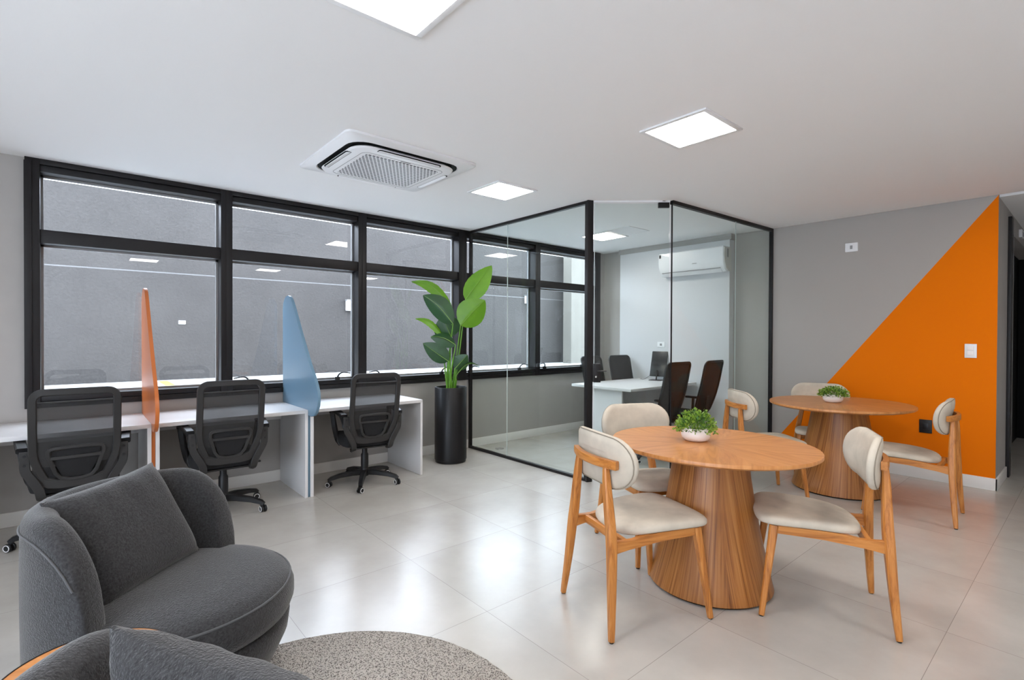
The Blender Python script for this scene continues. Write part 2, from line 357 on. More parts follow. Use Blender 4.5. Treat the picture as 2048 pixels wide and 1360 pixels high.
def smooth_curve(pts, k=6, closed=False):
    P_ = [Vector(p) for p in pts]; n = len(P_); out = []
    rng = range(n) if closed else range(n - 1)
    for i in rng:
        if closed: p0, p1, p2, p3 = P_[i - 1], P_[i], P_[(i + 1) % n], P_[(i + 2) % n]
        else: p0, p1, p2, p3 = P_[max(i - 1, 0)], P_[i], P_[i + 1], P_[min(i + 2, n - 1)]
        for j in range(k):
            t = j / k; out.append(.5 * ((2 * p1) + (-p0 + p2) * t + (2 * p0 - 5 * p1 + 4 * p2 - p3) * t * t + (-p0 + 3 * p1 - 3 * p2 + p3) * t ** 3))
    if not closed: out.append(P_[-1])
    return out
def tag(o, label=None, cat=None, group=None, kind=None):
    if label: o['label'] = label
    if cat: o['category'] = cat
    if group: o['group'] = group
    if kind: o['kind'] = kind
    return o
def thing(name, label, cat, loc=(0, 0, 0), rz=0, group=None):
    o = bpy.data.objects.new(name, None); C.objects.link(o); o.empty_display_size = .1
    o.location = loc; o.rotation_euler = (0, 0, rz); return tag(o, label, cat, group)
def struct(name, bm, mat, smooth=35):
    return tag(obj(name, bm, mat, None, smooth), kind='structure')
def kids(o): return [c for c in list(C.objects) if c.parent == o]
def dup(root, loc, rz, label):
    def cp(o, par):
        c = o.copy(); C.objects.link(c); c.parent = par
        for ch in kids(o): cp(ch, c)
        return c
    r = cp(root, None); r.location = loc; r.rotation_euler = (0, 0, rz); r['label'] = label
    return r
def face_rz(fx, fy): return math.atan2(fy, fx) - PI / 2     # local +y looks along (fx, fy)

# ================================================================== ROOM
X0, Y0 = -3.6, -2.6     # the walls behind the camera
struct('floor', B(X0 - .1, Y0 - .1, -.12, 10.5, WY + .2, 0), m_floor, 0)
struct('ceiling', B(X0 - .1, Y0 - .1, H, RX - .012, WY + .2, H + .03), m_ceil, 0)
struct('ceiling_corridor', B(RX + .05, Y0 - .1, H - .012, 10.5, CY + .3, H + .03), m_ceil, 0)
struct('ceiling_slab', B(X0 - .2, Y0 - .2, H + .035, 10.6, WY + .3, H + .2), m_ceil, 0)
WL, WR = -.287, 6.45      # window band
SILL = .88
bm = B(X0 - .1, WY, 0, WL, WY + .2, H + .035); bx(bm, WL, WY, 0, WR, WY + .2, SILL); bx(bm, WR, WY, 0, RX + .2, WY + .2, H + .035)
struct('wall_window', bm, m_wall, 0)
struct('wall_right', prism(bmesh.new(), [(RX, CY), (RX + .18, CY), (RX + .18, WY + .2), (RX, WY + .2)], 2, 0, H + .035), m_wallr, 0)
bm = B(RX + .18, CY, 0, 7.78, CY + .15, H + .035); bx(bm, 7.78, CY, 2.57, 10.5, CY + .15, H + .035)
struct('wall_corridor', bm, m_wall, 0)
bm = B(X0 - .2, Y0 - .1, 0, X0, WY + .2, .12); bx(bm, X0 - .2, Y0 - .1, 2.4, X0, WY + .2, H + .035)
bx(bm, X0 - .2, Y0 - .1, .12, X0, -2.3, 2.4); bx(bm, X0 - .2, 2.6, .12, X0, WY + .2, 2.4)
struct('wall_left', bm, m_pale, 0)
struct('wall_back', B(X0 - .1, Y0 - .2, 0, 10.5, Y0, H + .035), m_pale, 0)
struct('wall_corridor_end', B(10.4, Y0, 0, 10.6, CY + 1.6, H + .035), m_wall, 0)
# a boxed wall panel inside the meeting room, carrying the split air conditioner
struct('wall_meeting_panel', B(6.47, 3.18, 0, RX, 4.935, 2.715, .004), m_light, 0)
struct('trim_meeting_panel_top', B(6.468, 3.16, 2.715, RX, 4.955, H), m_wall, 0)
def basebd(name, *a): struct(name, B(*a, bev=.003), m_base)
basebd('baseboard_window_left', X0, WY - .015, 0, GX - .02, WY, .108)
basebd('baseboard_meeting_window', GX + .02, WY - .015, 0, RX, WY, .108)
basebd('baseboard_right', RX - .015, CY - .015, 0, RX, 2.665, .115)
basebd('baseboard_corridor', RX - .015, CY - .015, 0, 7.30, CY, .115)
basebd('baseboard_left', X0, Y0, 0, X0 + .015, WY - .015, .108)
basebd('baseboard_back', X0, Y0, 0, 10.4, Y0 + .015, .108)
basebd('baseboard_meeting_right', RX - .015, 2.76, 0, RX, 3.18, .11)
basebd('baseboard_meeting_panel', 6.455, 3.18, 0, 6.47, 4.935, .11)
# corridor: lift doorway
struct('trim_corridor_post', B(7.32, CY - .03, 0, 7.47, CY, 2.70, .003), m_black)
struct('trim_corridor_steel', B(7.50, CY - .012, 0, 7.74, CY, 2.56, .002), m_steel)
d = tag(bpy.data.objects.new('door_1', None), kind='structure'); C.objects.link(d); d.location = (7.78, CY + .15, 0)
obj('door_leaf', B(0, .0, 0, 2.6, .04, 2.6), m_dark, d); obj('door_jamb', B(2.55, -.15, 0, 2.62, 0, 2.57), m_dark, d)
t = thing('sign_plaque', 'small pale sign plaque above the dark corridor doorway', 'sign', (8.42, CY, 2.66))
obj('plate', B(-.10, -.03, -.045, .10, -.001, .045, .004), m_whitep, t)
bm = B(-.05, -.034, .012, .05, -.030, .022); bx(bm, -.03, -.034, -.03, -.018, -.030, .012); bx(bm, .018, -.034, -.03, .03, -.030, .012)
obj('lettering', bm, m_grey, t)

# ---------------------------------------------------------------- windows
EDG = [WL, 1.07, 2.397, 3.752, 5.056, WR]
YF, YB = WY - .035, WY + .16; GY = WY + .115
def handle_bm(x, flip):
    bm = B(x - .022, YF - .02, SILL + .088, x + .022, YF + .012, SILL + .125, .004)
    s = -1 if flip else 1
    pts = smooth_curve([(x, YF - .005, SILL + .115), (x + s * .01, YF - .02, SILL + .15), (x + s * .05, YF - .03, SILL + .172), (x + s * .13, YF - .03, SILL + .160)], 5)
    sweep(bm, pts, [.010 - .005 * i / (len(pts) - 1) for i in range(len(pts))], 8)
    return bm
HX = {1: (2.115, False), 2: (2.591, True), 3: (3.85, False), 0: None, 4: (5.19, True)}
EXH = {2: 3.42, 3: 4.70, 4: 6.0, 1: 1.25, 0: .0}
for i in range(5):
    a, b_ = EDG[i], EDG[i + 1]
    wn = tag(bpy.data.objects.new('window_%d' % (i + 1), None), kind='structure'); C.objects.link(wn)
    s = .048; l = .085 if i == 0 else s; r = .12 if i == 4 else s
    if i == 2: r = .075
    bm = bmesh.new()
    bx(bm, a, YF, SILL, a + l, YB, H, .003); bx(bm, b_ - r, YF, SILL, b_, YB, H, .003)
    bx(bm, a + l, YF, 2.748, b_ - r, YB, H, .003); bx(bm, a + l, YF + .015, 2.695, b_ - r, YB, 2.745, .003)
    bx(bm, a + l, YF, SILL, b_ - r, YB, .925, .003); bx(bm, a + l, YF + .012, .928, b_ - r, YB, .972, .003)
    obj('window_frame', bm, m_black, wn)
    bm = B(a + l, YF + .012, 2.149, b_ - r, YB, 2.253, .004); obj('transom', bm, m_black, wn)
    if i == 0:
        obj('corner_cover', B(a - .004, YF - .012, SILL, a + .040, YF, H - .03, .002), m_black, wn)
    def sash(z0, z1, nm):
        bm = bmesh.new(); f_ = .016
        for q in ((a + l, z0, b_ - r, z0 + f_), (a + l, z1 - f_, b_ - r, z1), (a + l, z0, a + l + f_, z1), (b_ - r - f_, z0, b_ - r, z1)):
            bx(bm, q[0], GY - .012, q[1], q[2], GY + .02, q[3])
        obj(nm + '_bead', bm, m_grey, wn)
        obj(nm + '_pane', B(a + l + .01, GY, z0 + .01, b_ - r - .01, GY + .004, z1 - .01), m_wglass, wn, 0)
    sash(2.253, 2.695, 'upper'); sash(.972, 2.149, 'lower')
    for hx in ([HX[i][0]] if HX[i] else []) + ([EXH[i]] if EXH[i] else []):
        if a < hx < b_: obj('handle', handle_bm(hx, hx in (2.591, 5.19, 1.25)), m_blackp, wn)
# glazed doors added out of view, left of the camera, to let in daylight
wn = tag(bpy.data.objects.new('window_6', None), kind='structure'); C.objects.link(wn)
bm = bmesh.new(); a, b_ = -2.3, 2.6
bx(bm, X0 - .12, a, .12, X0 - .04, b_, .18); bx(bm, X0 - .12, a, 2.34, X0 - .04, b_, 2.4)
for k in range(6): c_ = a + (b_ - a - .06) * k / 5; bx(bm, X0 - .12, c_, .18, X0 - .04, c_ + .06, 2.34)
obj('window_frame', bm, m_black, wn); obj('pane', B(X0 - .082, a + .03, .17, X0 - .078, b_ - .03, 2.35), m_wglass, wn, 0)
# ---------------------------------------------------------------- outside yard
struct('floor_yard', B(-14, WY + .2, .55, 22, 16, .70), plain('yard_paving', (.45, .46, .46), .7, noise=.04, nscale=4), 0)
struct('wall_outside', B(-14, 10, .70, 10.867, 10.3, 3.685), m_stucco, 0)
struct('wall_outside_stone', B(10.2, 9.4, .70, 16, 9.7, 5.5), m_beigew, 0)
m_line = plain('yellow_line_paint', (.50, .33, .08), .7)
tag(obj('parking_line', B(1.0, 6.6, .70, 1.12, 9.8, .704), m_line), 'faded yellow line on the yard paving behind the orange divider', 'line', 'painted lines on the yard paving')
tag(obj('parking_line', B(6.2, 6.6, .70, 6.32, 9.8, .704), m_line), 'faded yellow line on the yard paving behind the tall plant', 'line', 'painted lines on the yard paving')
tag(obj('wall_plate', B(1.30, 9.985, 1.62, 1.40, 10, 1.68, .003), m_whitep), 'small white plate fixed on the grey wall outside the left window', 'plate')
for (x, z, lab) in ((4.22, 2.04, 'small white light box on the outside wall, seen beside the second window post'), (9.10, 2.40, 'small light box on the outside wall, seen through the meeting room glass')):
    t = thing('wall_light', lab, 'light fixture', (x, 10, z), 0, 'light boxes on the outside wall')
    obj('box', B(-.07, -.09, -.10, .07, 0, .10, .01), m_whitep, t); obj('cap', B(-.08, -.10, .10, .08, 0, .125, .005), m_grey, t)

# ---------------------------------------------------------------- glass partition (setting of the meeting room)
g = tag(bpy.data.objects.new('wall_glass_left', None), kind='structure'); C.objects.link(g)
bm = B(GX - .02, 3.36, 0, GX + .02, WY - .015, .028); bx(bm, GX - .02, 3.36, H - .03, GX + .02, WY - .035, H); bx(bm, GX - .02, WY - .045, .028, GX + .02, WY - .016, H - .03)
obj('channel', bm, m_black, g)
JX = 4.58
obj('glass_pane', B(GX - .004, JX + .002, .02, GX + .004, WY - .03, H - .02), m_glass, g, 0)
obj('glass_pane', B(GX - .004, 3.38, .02, GX + .004, JX - .002, H - .02), m_glass, g, 0)
obj('glass_joint', B(GX - .004, JX - .002, .028, GX + .004, JX + .002, H - .03), plain('silicone_joint', (.6, .66, .64), .4), g, 0)
g2 = tag(bpy.data.objects.new('wall_glass_front', None), kind='structure'); C.objects.link(g2)
P0 = Vector((4.475, 2.790, 0)); P1 = Vector((RX - .001, 2.700, 0)); dv = (P1 - P0); LG = dv.length
g2.location = P0; g2.rotation_euler = (0, 0, math.atan2(dv.y, dv.x))
bm = B(0, -.02, 0, LG, .02, .028); bx(bm, 0, -.02, H - .035, LG, .02, H); bx(bm, LG - .03, -.02, .028, LG, .02, H - .035); bx(bm, 0, -.006, .028, .010, .006, H - .035)
obj('channel', bm, m_black, g2)
J2 = 1.235
obj('glass_pane', B(.008, -.004, .02, J2 - .002, .004, H - .02), m_glass, g2, 0)
obj('glass_pane', B(J2 + .002, -.004, .02, LG - .02, .004, H - .02), m_glass, g2, 0)
obj('glass_joint', B(J2 - .002, -.004, .028, J2 + .002, .004, H - .035), MATS['silicone_joint'], g2, 0)
struct('trim_glass_corner_post', B(-.032, -.03, 0, .032, .03, H, .004), m_black)
bpy.data.objects['trim_glass_corner_post'].location = (3.872, 3.335, 0)
bpy.data.objects['trim_glass_corner_post'].rotation_euler = (0, 0, -.35)
# corner door
dr = tag(bpy.data.objects.new('door_2', None), kind='structure'); C.objects.link(dr)
D0 = Vector((3.905, 3.305, 0)); D1 = Vector((4.462, 2.802, 0)); dd = D1 - D0; LD = dd.length
dr.location = D0; dr.rotation_euler = (0, 0, math.atan2(dd.y, dd.x))
obj('door_glass', B(.012, -.004, .012, LD - .006, .004, H - .03), m_glass, dr, 0)
obj('door_edge', B(.006, -.005, .012, .012, .005, H - .03), MATS['silicone_joint'], dr, 0)
obj('hinge', B(LD - .115, -.016, H - .072, LD - .008, .016, H - .022, .003), m_black, dr)
obj('hinge', B(LD - .115, -.016, .004, LD - .008, .016, .055, .003), m_black, dr)
obj('pivot', B(LD - .075, -.012, H - .012, LD - .035, .012, H - .001), m_black, dr)
obj('lock_case', B(.004, -.030, .99, .072, .030, 1.175, .004), m_black, dr)
bm = bmesh.new(); sweep(bm, [(.045, -.03, 1.105), (.045, -.055, 1.105), (.055, -.062, 1.105), (.125, -.062, 1.105)], .0075, 8); obj('lever_handle', bm, m_char, dr)
bm = bmesh.new(); lathe(bm, [(.0095, 0), (.0095, .004)], n=16); o = obj('key_cylinder', bm, m_steel, dr); o.location = (.026, -.030, 1.045); o.rotation_euler = (PI / 2, 0, 0)
struct('trim_door_head', B(0, -.012, H - .018, LD, .012, H), m_whitep)
bpy.data.objects['trim_door_head'].location = D0; bpy.data.objects['trim_door_head'].rotation_euler = dr.rotation_euler
# ceiling hatch in the meeting room
t = thing('ceiling_hatch', 'square white access hatch in the meeting room ceiling', 'hatch', (5.32, 3.97, H))
obj('frame', loop_tube(bmesh.new(), [(x, y, -.003) for x, y in rrect(.42, .40, .002, 1)], 0, rect=(.012, .008)), m_whitep, t)
obj('flap', B(-.2, -.19, -.004, .2, .19, -.001), m_whitep, t)

# ================================================================== CEILING LIGHTS
def light(loc, label, first=None):
    if first: return dup(first, loc, 0, label)
    t = thing('ceiling_light', label, 'ceiling light', loc, 0, 'square LED ceiling panels')
    s_ = .232; bm = bmesh.new(); f_ = .028
    for q in ((-s_, -s_, s_, -s_ + f_), (-s_, s_ - f_, s_, s_), (-s_, -s_ + f_, -s_ + f_, s_ - f_), (s_ - f_, -s_ + f_, s_, s_ - f_)):
        bx(bm, q[0], q[1], -.012, q[2], q[3], -.001, .001)
    obj('frame', bm, m_whitep, t)
    obj('diffuser', B(-s_ + f_, -s_ + f_, -.009, s_ - f_, s_ - f_, -.002), m_panel, t, 0)
    return t
L0 = light((3.03, 1.755, H), 'square lit ceiling panel above the round wooden tables, right of the air vent')
light((3.0, 3.635, H), 'small lit ceiling panel nearest the glass corner, right of the air vent', L0)
light((.945, 1.795, H), 'lit ceiling panel cut by the top edge of the picture', L0)
light((5.38, 4.375, H), 'lit ceiling panel inside the glass meeting room', L0)
for x, y in ((.945, -.35), (3.03, -.35), (-1.2, 1.79), (5.2, -.35), (-1.2, -.35)):
    light((x, y, H), 'square lit ceiling panel behind the camera', L0)

# ================================================================== CASSETTE AIR CONDITIONER
t = thing('ceiling_air_conditioner', 'white square ceiling cassette air conditioner with perforated grille', 'air conditioner', (1.865, 3.675, H))
bm = bmesh.new()
def zr(pts, z): return [(x, y, z) for x, y in pts]
skin(bm, [ring(bm, zr(rrect(1.05, .97, .05), -.001)), ring(bm, zr(rrect(1.05, .97, .05), -.016)), ring(bm, zr(rrect(1.03, .95, .045), -.022)),
          ring(bm, zr(rrect(.90, .82, .14), -.030)), ring(bm, zr(rrect(.89, .81, .14), -.020))]); obj('surround', bm, m_whitep, t)
bm = bmesh.new(); skin(bm, [ring(bm, zr(rrect(.888, .808, .14), -.018)), ring(bm, zr(rrect(.888, .808, .14), -.0262))]); obj('air_slot', bm, m_dark, t)
bm = bmesh.new()
skin(bm, [ring(bm, zr(rrect(.80, .72, .13), -.024)), ring(bm, zr(rrect(.84, .76, .135), -.040)), ring(bm, zr(rrect(.82, .74, .13), -.052)), ring(bm, zr(rrect(.70, .62, .09), -.058))])
obj('panel', bm, m_whitep, t)
bm = loop_tube(bmesh.new(), [(x, y, -.0585) for x, y in rrect(.665, .60, .05)], 0, rect=(.004, .002)); obj('grille_seam', bm, m_grey, t)
obj('grille', prism(bmesh.new(), rrect(.60, .53, .02), 2, -.0615, -.056), m_grille, t)
obj('badge', B(-.04, -.292, -.0605, .04, -.280, -.058), m_grey, t)
for (w_, h_, cx, cy) in ((.50, .055, 0, .352), (.50, .055, 0, -.352), (.055, .42, .392, 0), (.055, .42, -.392, 0)):
    lv = obj('louver', prism(bmesh.new(), rrect(w_, h_, .022), 2, -.012, 0, .002), m_whitep, t)
    lv.location = (cx, cy, -.043); lv.rotation_euler = ((.25 if cy < 0 else -.25) if cy else 0, (.25 if cx > 0 else -.25) if cx else 0, 0)
    obj('louver_gap', prism(bmesh.new(), rrect(w_ + .014, h_ + .014, .028, cx=cx, cy=cy), 2, -.0545, -.050), m_dark, t)

# ================================================================== SPLIT AIR CONDITIONER (meeting room)
t = thing('wall_air_conditioner', 'white split air conditioner mounted high on the meeting room wall', 'air conditioner', (6.47, 3.66, 2.30))
prof = [(0, 0), (-.10, -.01), (-.15, .03), (-.185, .11), (-.195, .20), (-.19, .30), (-.17, .315), (0, .315)]
bm = prism(bmesh.new(), prof, 1, -.49, .46, .006)
obj('body', bm, m_whitep, t)
bm = prism(bmesh.new(), [(0, .0), (-.08, -.008), (-.14, .03), (-.178, .11), (-.188, .20), (-.182, .295), (0, .305)], 1, -.505, -.49, .003); obj('side_cap', bm, plain('pale_grey_plastic', (.62, .61, .58), .4), t)
obj('flap', prism(bmesh.new(), [(-.105, -.012), (-.158, .028), (-.163, .024), (-.110, -.017)], 1, -.44, .42), m_whitep, t)
obj('flap_gap', prism(bmesh.new(), [(-.160, .032), (-.1635, .040), (-.157, .040)], 1, -.44, .42), m_grey, t)
obj('side_vent', B(-.12, -.508, .17, -.085, -.505, .28), m_grey, t)
obj('sticker', B(-.198, .42, .245, -.1935, .445, .29), m_char, t)
obj('brand_mark', B(-.196, -.12, .12, -.189, -.06, .127), m_grey, t)

# ================================================================== WALL FITTINGS
t = thing('intercom_box', 'small white sensor box high on the grey wall', 'sensor', (RX, 1.84, 2.45))
obj('case', B(-.018, -.062, -.05, 0, .062, .05, .008, 3), m_whitep, t); obj('button', B(-.021, -.012, -.02, -.018, .012, .02, .003), m_grey, t)
t = thing('light_switch', 'white double light switch plate on the orange wall', 'light switch', (RX, .835, 1.318))
obj('plate', B(-.010, -.045, -.068, 0, .045, .068, .005, 3), m_whitep, t)
obj('rocker', B(-.015, -.024, .004, -.010, .024, .044, .003), m_cer, t); obj('rocker', B(-.015, -.024, -.044, -.010, .024, -.002, .003), m_cer, t)
t = thing('wall_socket', 'black square wall socket low on the orange wall', 'socket', (RX, 1.173, .54))
obj('plate', B(-.010, -.052, -.068, 0, .052, .068, .004, 3), m_soc, t); obj('outlet', B(-.013, -.024, -.03, -.010, .024, .03, .003), m_soc, t)
t = thing('wall_socket', 'white wall socket on the meeting room wall below the air conditioner', 'socket', (6.47, 4.19, 1.328))
obj('plate', B(-.010, -.062, -.038, 0, .062, .038, .006, 3), m_whitep, t); obj('outlet', B(-.013, -.016, -.016, -.010, .016, .016, .004), m_grey, t)
bm = bmesh.new(); lathe(bm, [(.055, 0), (.058, .001), (.056, .006)], n=32)
o = tag(obj('floor_socket', bm, m_steel), 'round metal floor socket cover inside the glass partition', 'socket'); o.location = (4.12, 5.03, 0)

# ================================================================== DESKS AND DIVIDERS
def desk(x0, x1, label, lamp=False):
    t = thing('desk', label, 'desk', ((x0 + x1) / 2, 4.95, 0), 0, 'white desks under the window')
    w2 = (x1 - x0) / 2; yf, yb = 4.60 - 4.95, WY - .018 - 4.95; th = .025
    obj('desktop', B(-w2, yf, .752, w2, yb, .782, .0015), m_white, t)
    obj('side_panel', B(-w2, yf, 0, -w2 + th, yb, .752, .001), m_white, t)
    obj('side_panel', B(w2 - th, yf, 0, w2, yb, .752, .001), m_white, t)
    obj('rear_rail', B(-w2 + th, yb - .04, .62, w2 - th, yb - .02, .752), m_white, t)
    return t
desk(1.593, 2.735, 'white desk at the right end of the row, beside the tall potted plant')
desk(.453, 1.568, 'white desk in the middle of the row, between the orange and blue dividers')
desk(-.72, .428, 'white desk at the left end of the row, left of the orange divider')
def divider(x, mat, label):
    t = thing('desk_divider', label, 'divider', (x, 4.95, 0), 0, 'shaped board dividers between desks')
    pts = [(WY - .02, .783), (WY - .02, 1.70), (5.315, 1.76), (5.28, 1.80), (5.23, 1.826), (5.17, 1.832), (5.12, 1.82), (5.07, 1.79), (5.01, 1.725), (4.80, 1.465), (4.56, 1.185), (4.46, 1.085), (4.40, 1.02),
           (4.365, .96), (4.355, .90), (4.37, .84), (4.41, .78), (4.46, .745), (4.53, .73), (4.598, .735)]
    pts = [(y - 4.95, z) for y, z in pts]
    pts = pts + [(4.598 - 4.95, .783)]
    obj('board', prism(bmesh.new(), pts, 0, -.0122, .0122, .002), mat, t)
    obj('foot_board', B(-.0115, 4.62 - 4.95, 0, .0115, WY - .02 - 4.95, .783), mat, t)
    return t
divider(1.5805, m_blue, 'tall blue tapering board divider between the middle and right desks')
divider(.4405, m_orange, 'tall orange tapering board divider between the left and middle desks')

# ================================================================== OFFICE CHAIRS
def star_base(t, a0):
    bm = bmesh.new()
    lathe(bm, [(.036, .075), (.042, .085), (.042, .13), (.034, .15)], n=24)
    for k in range(5):
        a = a0 + k * 2 * PI / 5; c, s = math.cos(a), math.sin(a)
        pts = [(.02 * c, .02 * s, .112), (.12 * c, .12 * s, .112), (.24 * c, .24 * s, .098), (.315 * c, .315 * s, .080), (.338 * c, .338 * s, .062)]
        sweep(bm, pts, 0, rect=[(.062, .050), (.054, .048), (.046, .040), (.040, .034), (.034, .030)])
    obj('star_base', bm, m_blackp, t)
    for k in range(5):
        a = a0 + k * 2 * PI / 5; c, s = math.cos(a), math.sin(a)
        bm = bmesh.new(); ph = a + .9
        for sg in (-1, 1):
            n = 20; rs = []
            for (r, o_) in ((.024, .006), (.0275, .009), (.0275, .020), (.022, .025)):
                rs.append(ring(bm, [(o_ * sg, r * math.cos(2 * PI * i / n), .0275 + r * math.sin(2 * PI * i / n)) for i in range(n)]))
            skin(bm, rs)
        sweep(bm, [(0, 0, .03), (0, .004, .05), (0, 0, .066)], [.007, .010, .010], 8)
        cs = obj('caster', bm, m_blackp, t); cs.location = (.335 * c, .335 * s, 0); cs.rotation_euler = (0, 0, ph)
        for sg in (-1, 1):
            bm = bmesh.new(); loop_tube(bm, [(.0242 * sg, .020 * math.cos(2 * PI * i / 20), .0275 + .020 * math.sin(2 * PI * i / 20)) for i in range(20)], .0028, 6, nrm=(1, 0, 0))
            obj('wheel_ring', bm, m_whitep, cs)
    bm = bmesh.new(); lathe(bm, [(.034, .15), (.036, .20), (.035, .285), (.026, .30), (.026, .39)], n=24); obj('gas_column', bm, m_blackp, t)
def back_y(z, lean=.14): return -.235 - lean * max(0, (z - .50)) / .60 * 1.0 - .02 * math.sin(PI * min(1, max(0, (z - .46) / .62)))
def back_outline(wt, wb, zb, zt, inset=0, bulge=.01, rt_=.055, rb_=.10, n=7):
    """closed outline in x,z, wider at mid height; follows the leaning back surface"""
    pts = []
    def wid(z): u = (z - zb) / (zt - zb); return wb + (wt - wb) * min(1, u * 3.2) ** .6
    zt2, zb2 = zt - inset, zb + inset
    for k in range(n + 1):
        a = k * PI / 2 / n; pts.append((wt / 2 - inset - rt_ + rt_ * math.cos(a), zt2 - rt_ + rt_ * math.sin(a)))
    for k in range(n + 1):
        a = PI / 2 + k * PI / 2 / n; pts.append((-(wt / 2 - inset - rt_) + rt_ * math.cos(a), zt2 - rt_ + rt_ * math.sin(a)))
    side = [.93, .82, .7, .55, .4, .28, .18, .10, .04]
    for u in side: z = zb2 + u * (zt2 - rt_ - zb2); pts.append((-(wid(z) / 2 - inset), z))
    xb = wb / 2 - inset
    for u in (.8, .4, 0, -.4, -.8): pts.append((u * xb * -1, zb2 - .012 * (1 - abs(u))))
    for u in side[::-1]: z = zb2 + u * (zt2 - rt_ - zb2); pts.append((wid(z) / 2 - inset, z))
    return pts
def on_back(x, z, off=0, lean=.14): return (x, back_y(z, lean) + .35 * x * x + off, z)   # wraps forward at the sides
def mesh_panel(pts, zc, off=0, lean=.14):
    bm = bmesh.new(); c0 = ring(bm, [on_back(x, z, off, lean) for x, z in pts]); rs = [c0]
    for f in (.8, .6, .4, .2): rs.append(ring(bm, [on_back(x * f, zc + (z - zc) * f, off, lean) for x, z in pts]))
    for a, b in zip(rs[:-1], rs[1:]):
        n = len(a)
        for i in range(n): bm.faces.new((a[i], a[(i + 1) % n], b[(i + 1) % n], b[i]))
    bm.faces.new(rs[-1]); return bm
def seat_bm():
    bm = bmesh.new(); rs = []
    for s_, z in ((.90, .392), (.97, .400), (1.0, .425), (1.0, .455), (.96, .482), (.86, .497), (.5, .502)):
        pts = []
        for x, y in rrect(.48 * s_, .47 * s_, .11 * s_, 6):
            zz = z + (.012 * abs(x / .24) ** 3 if z > .45 else 0) - (.02 * max(0, (y - .1) / .14) ** 2 if z > .42 else 0)
            pts.append((x, y + .045, zz))
        rs.append(ring(bm, pts))
    skin(bm, rs); return bm
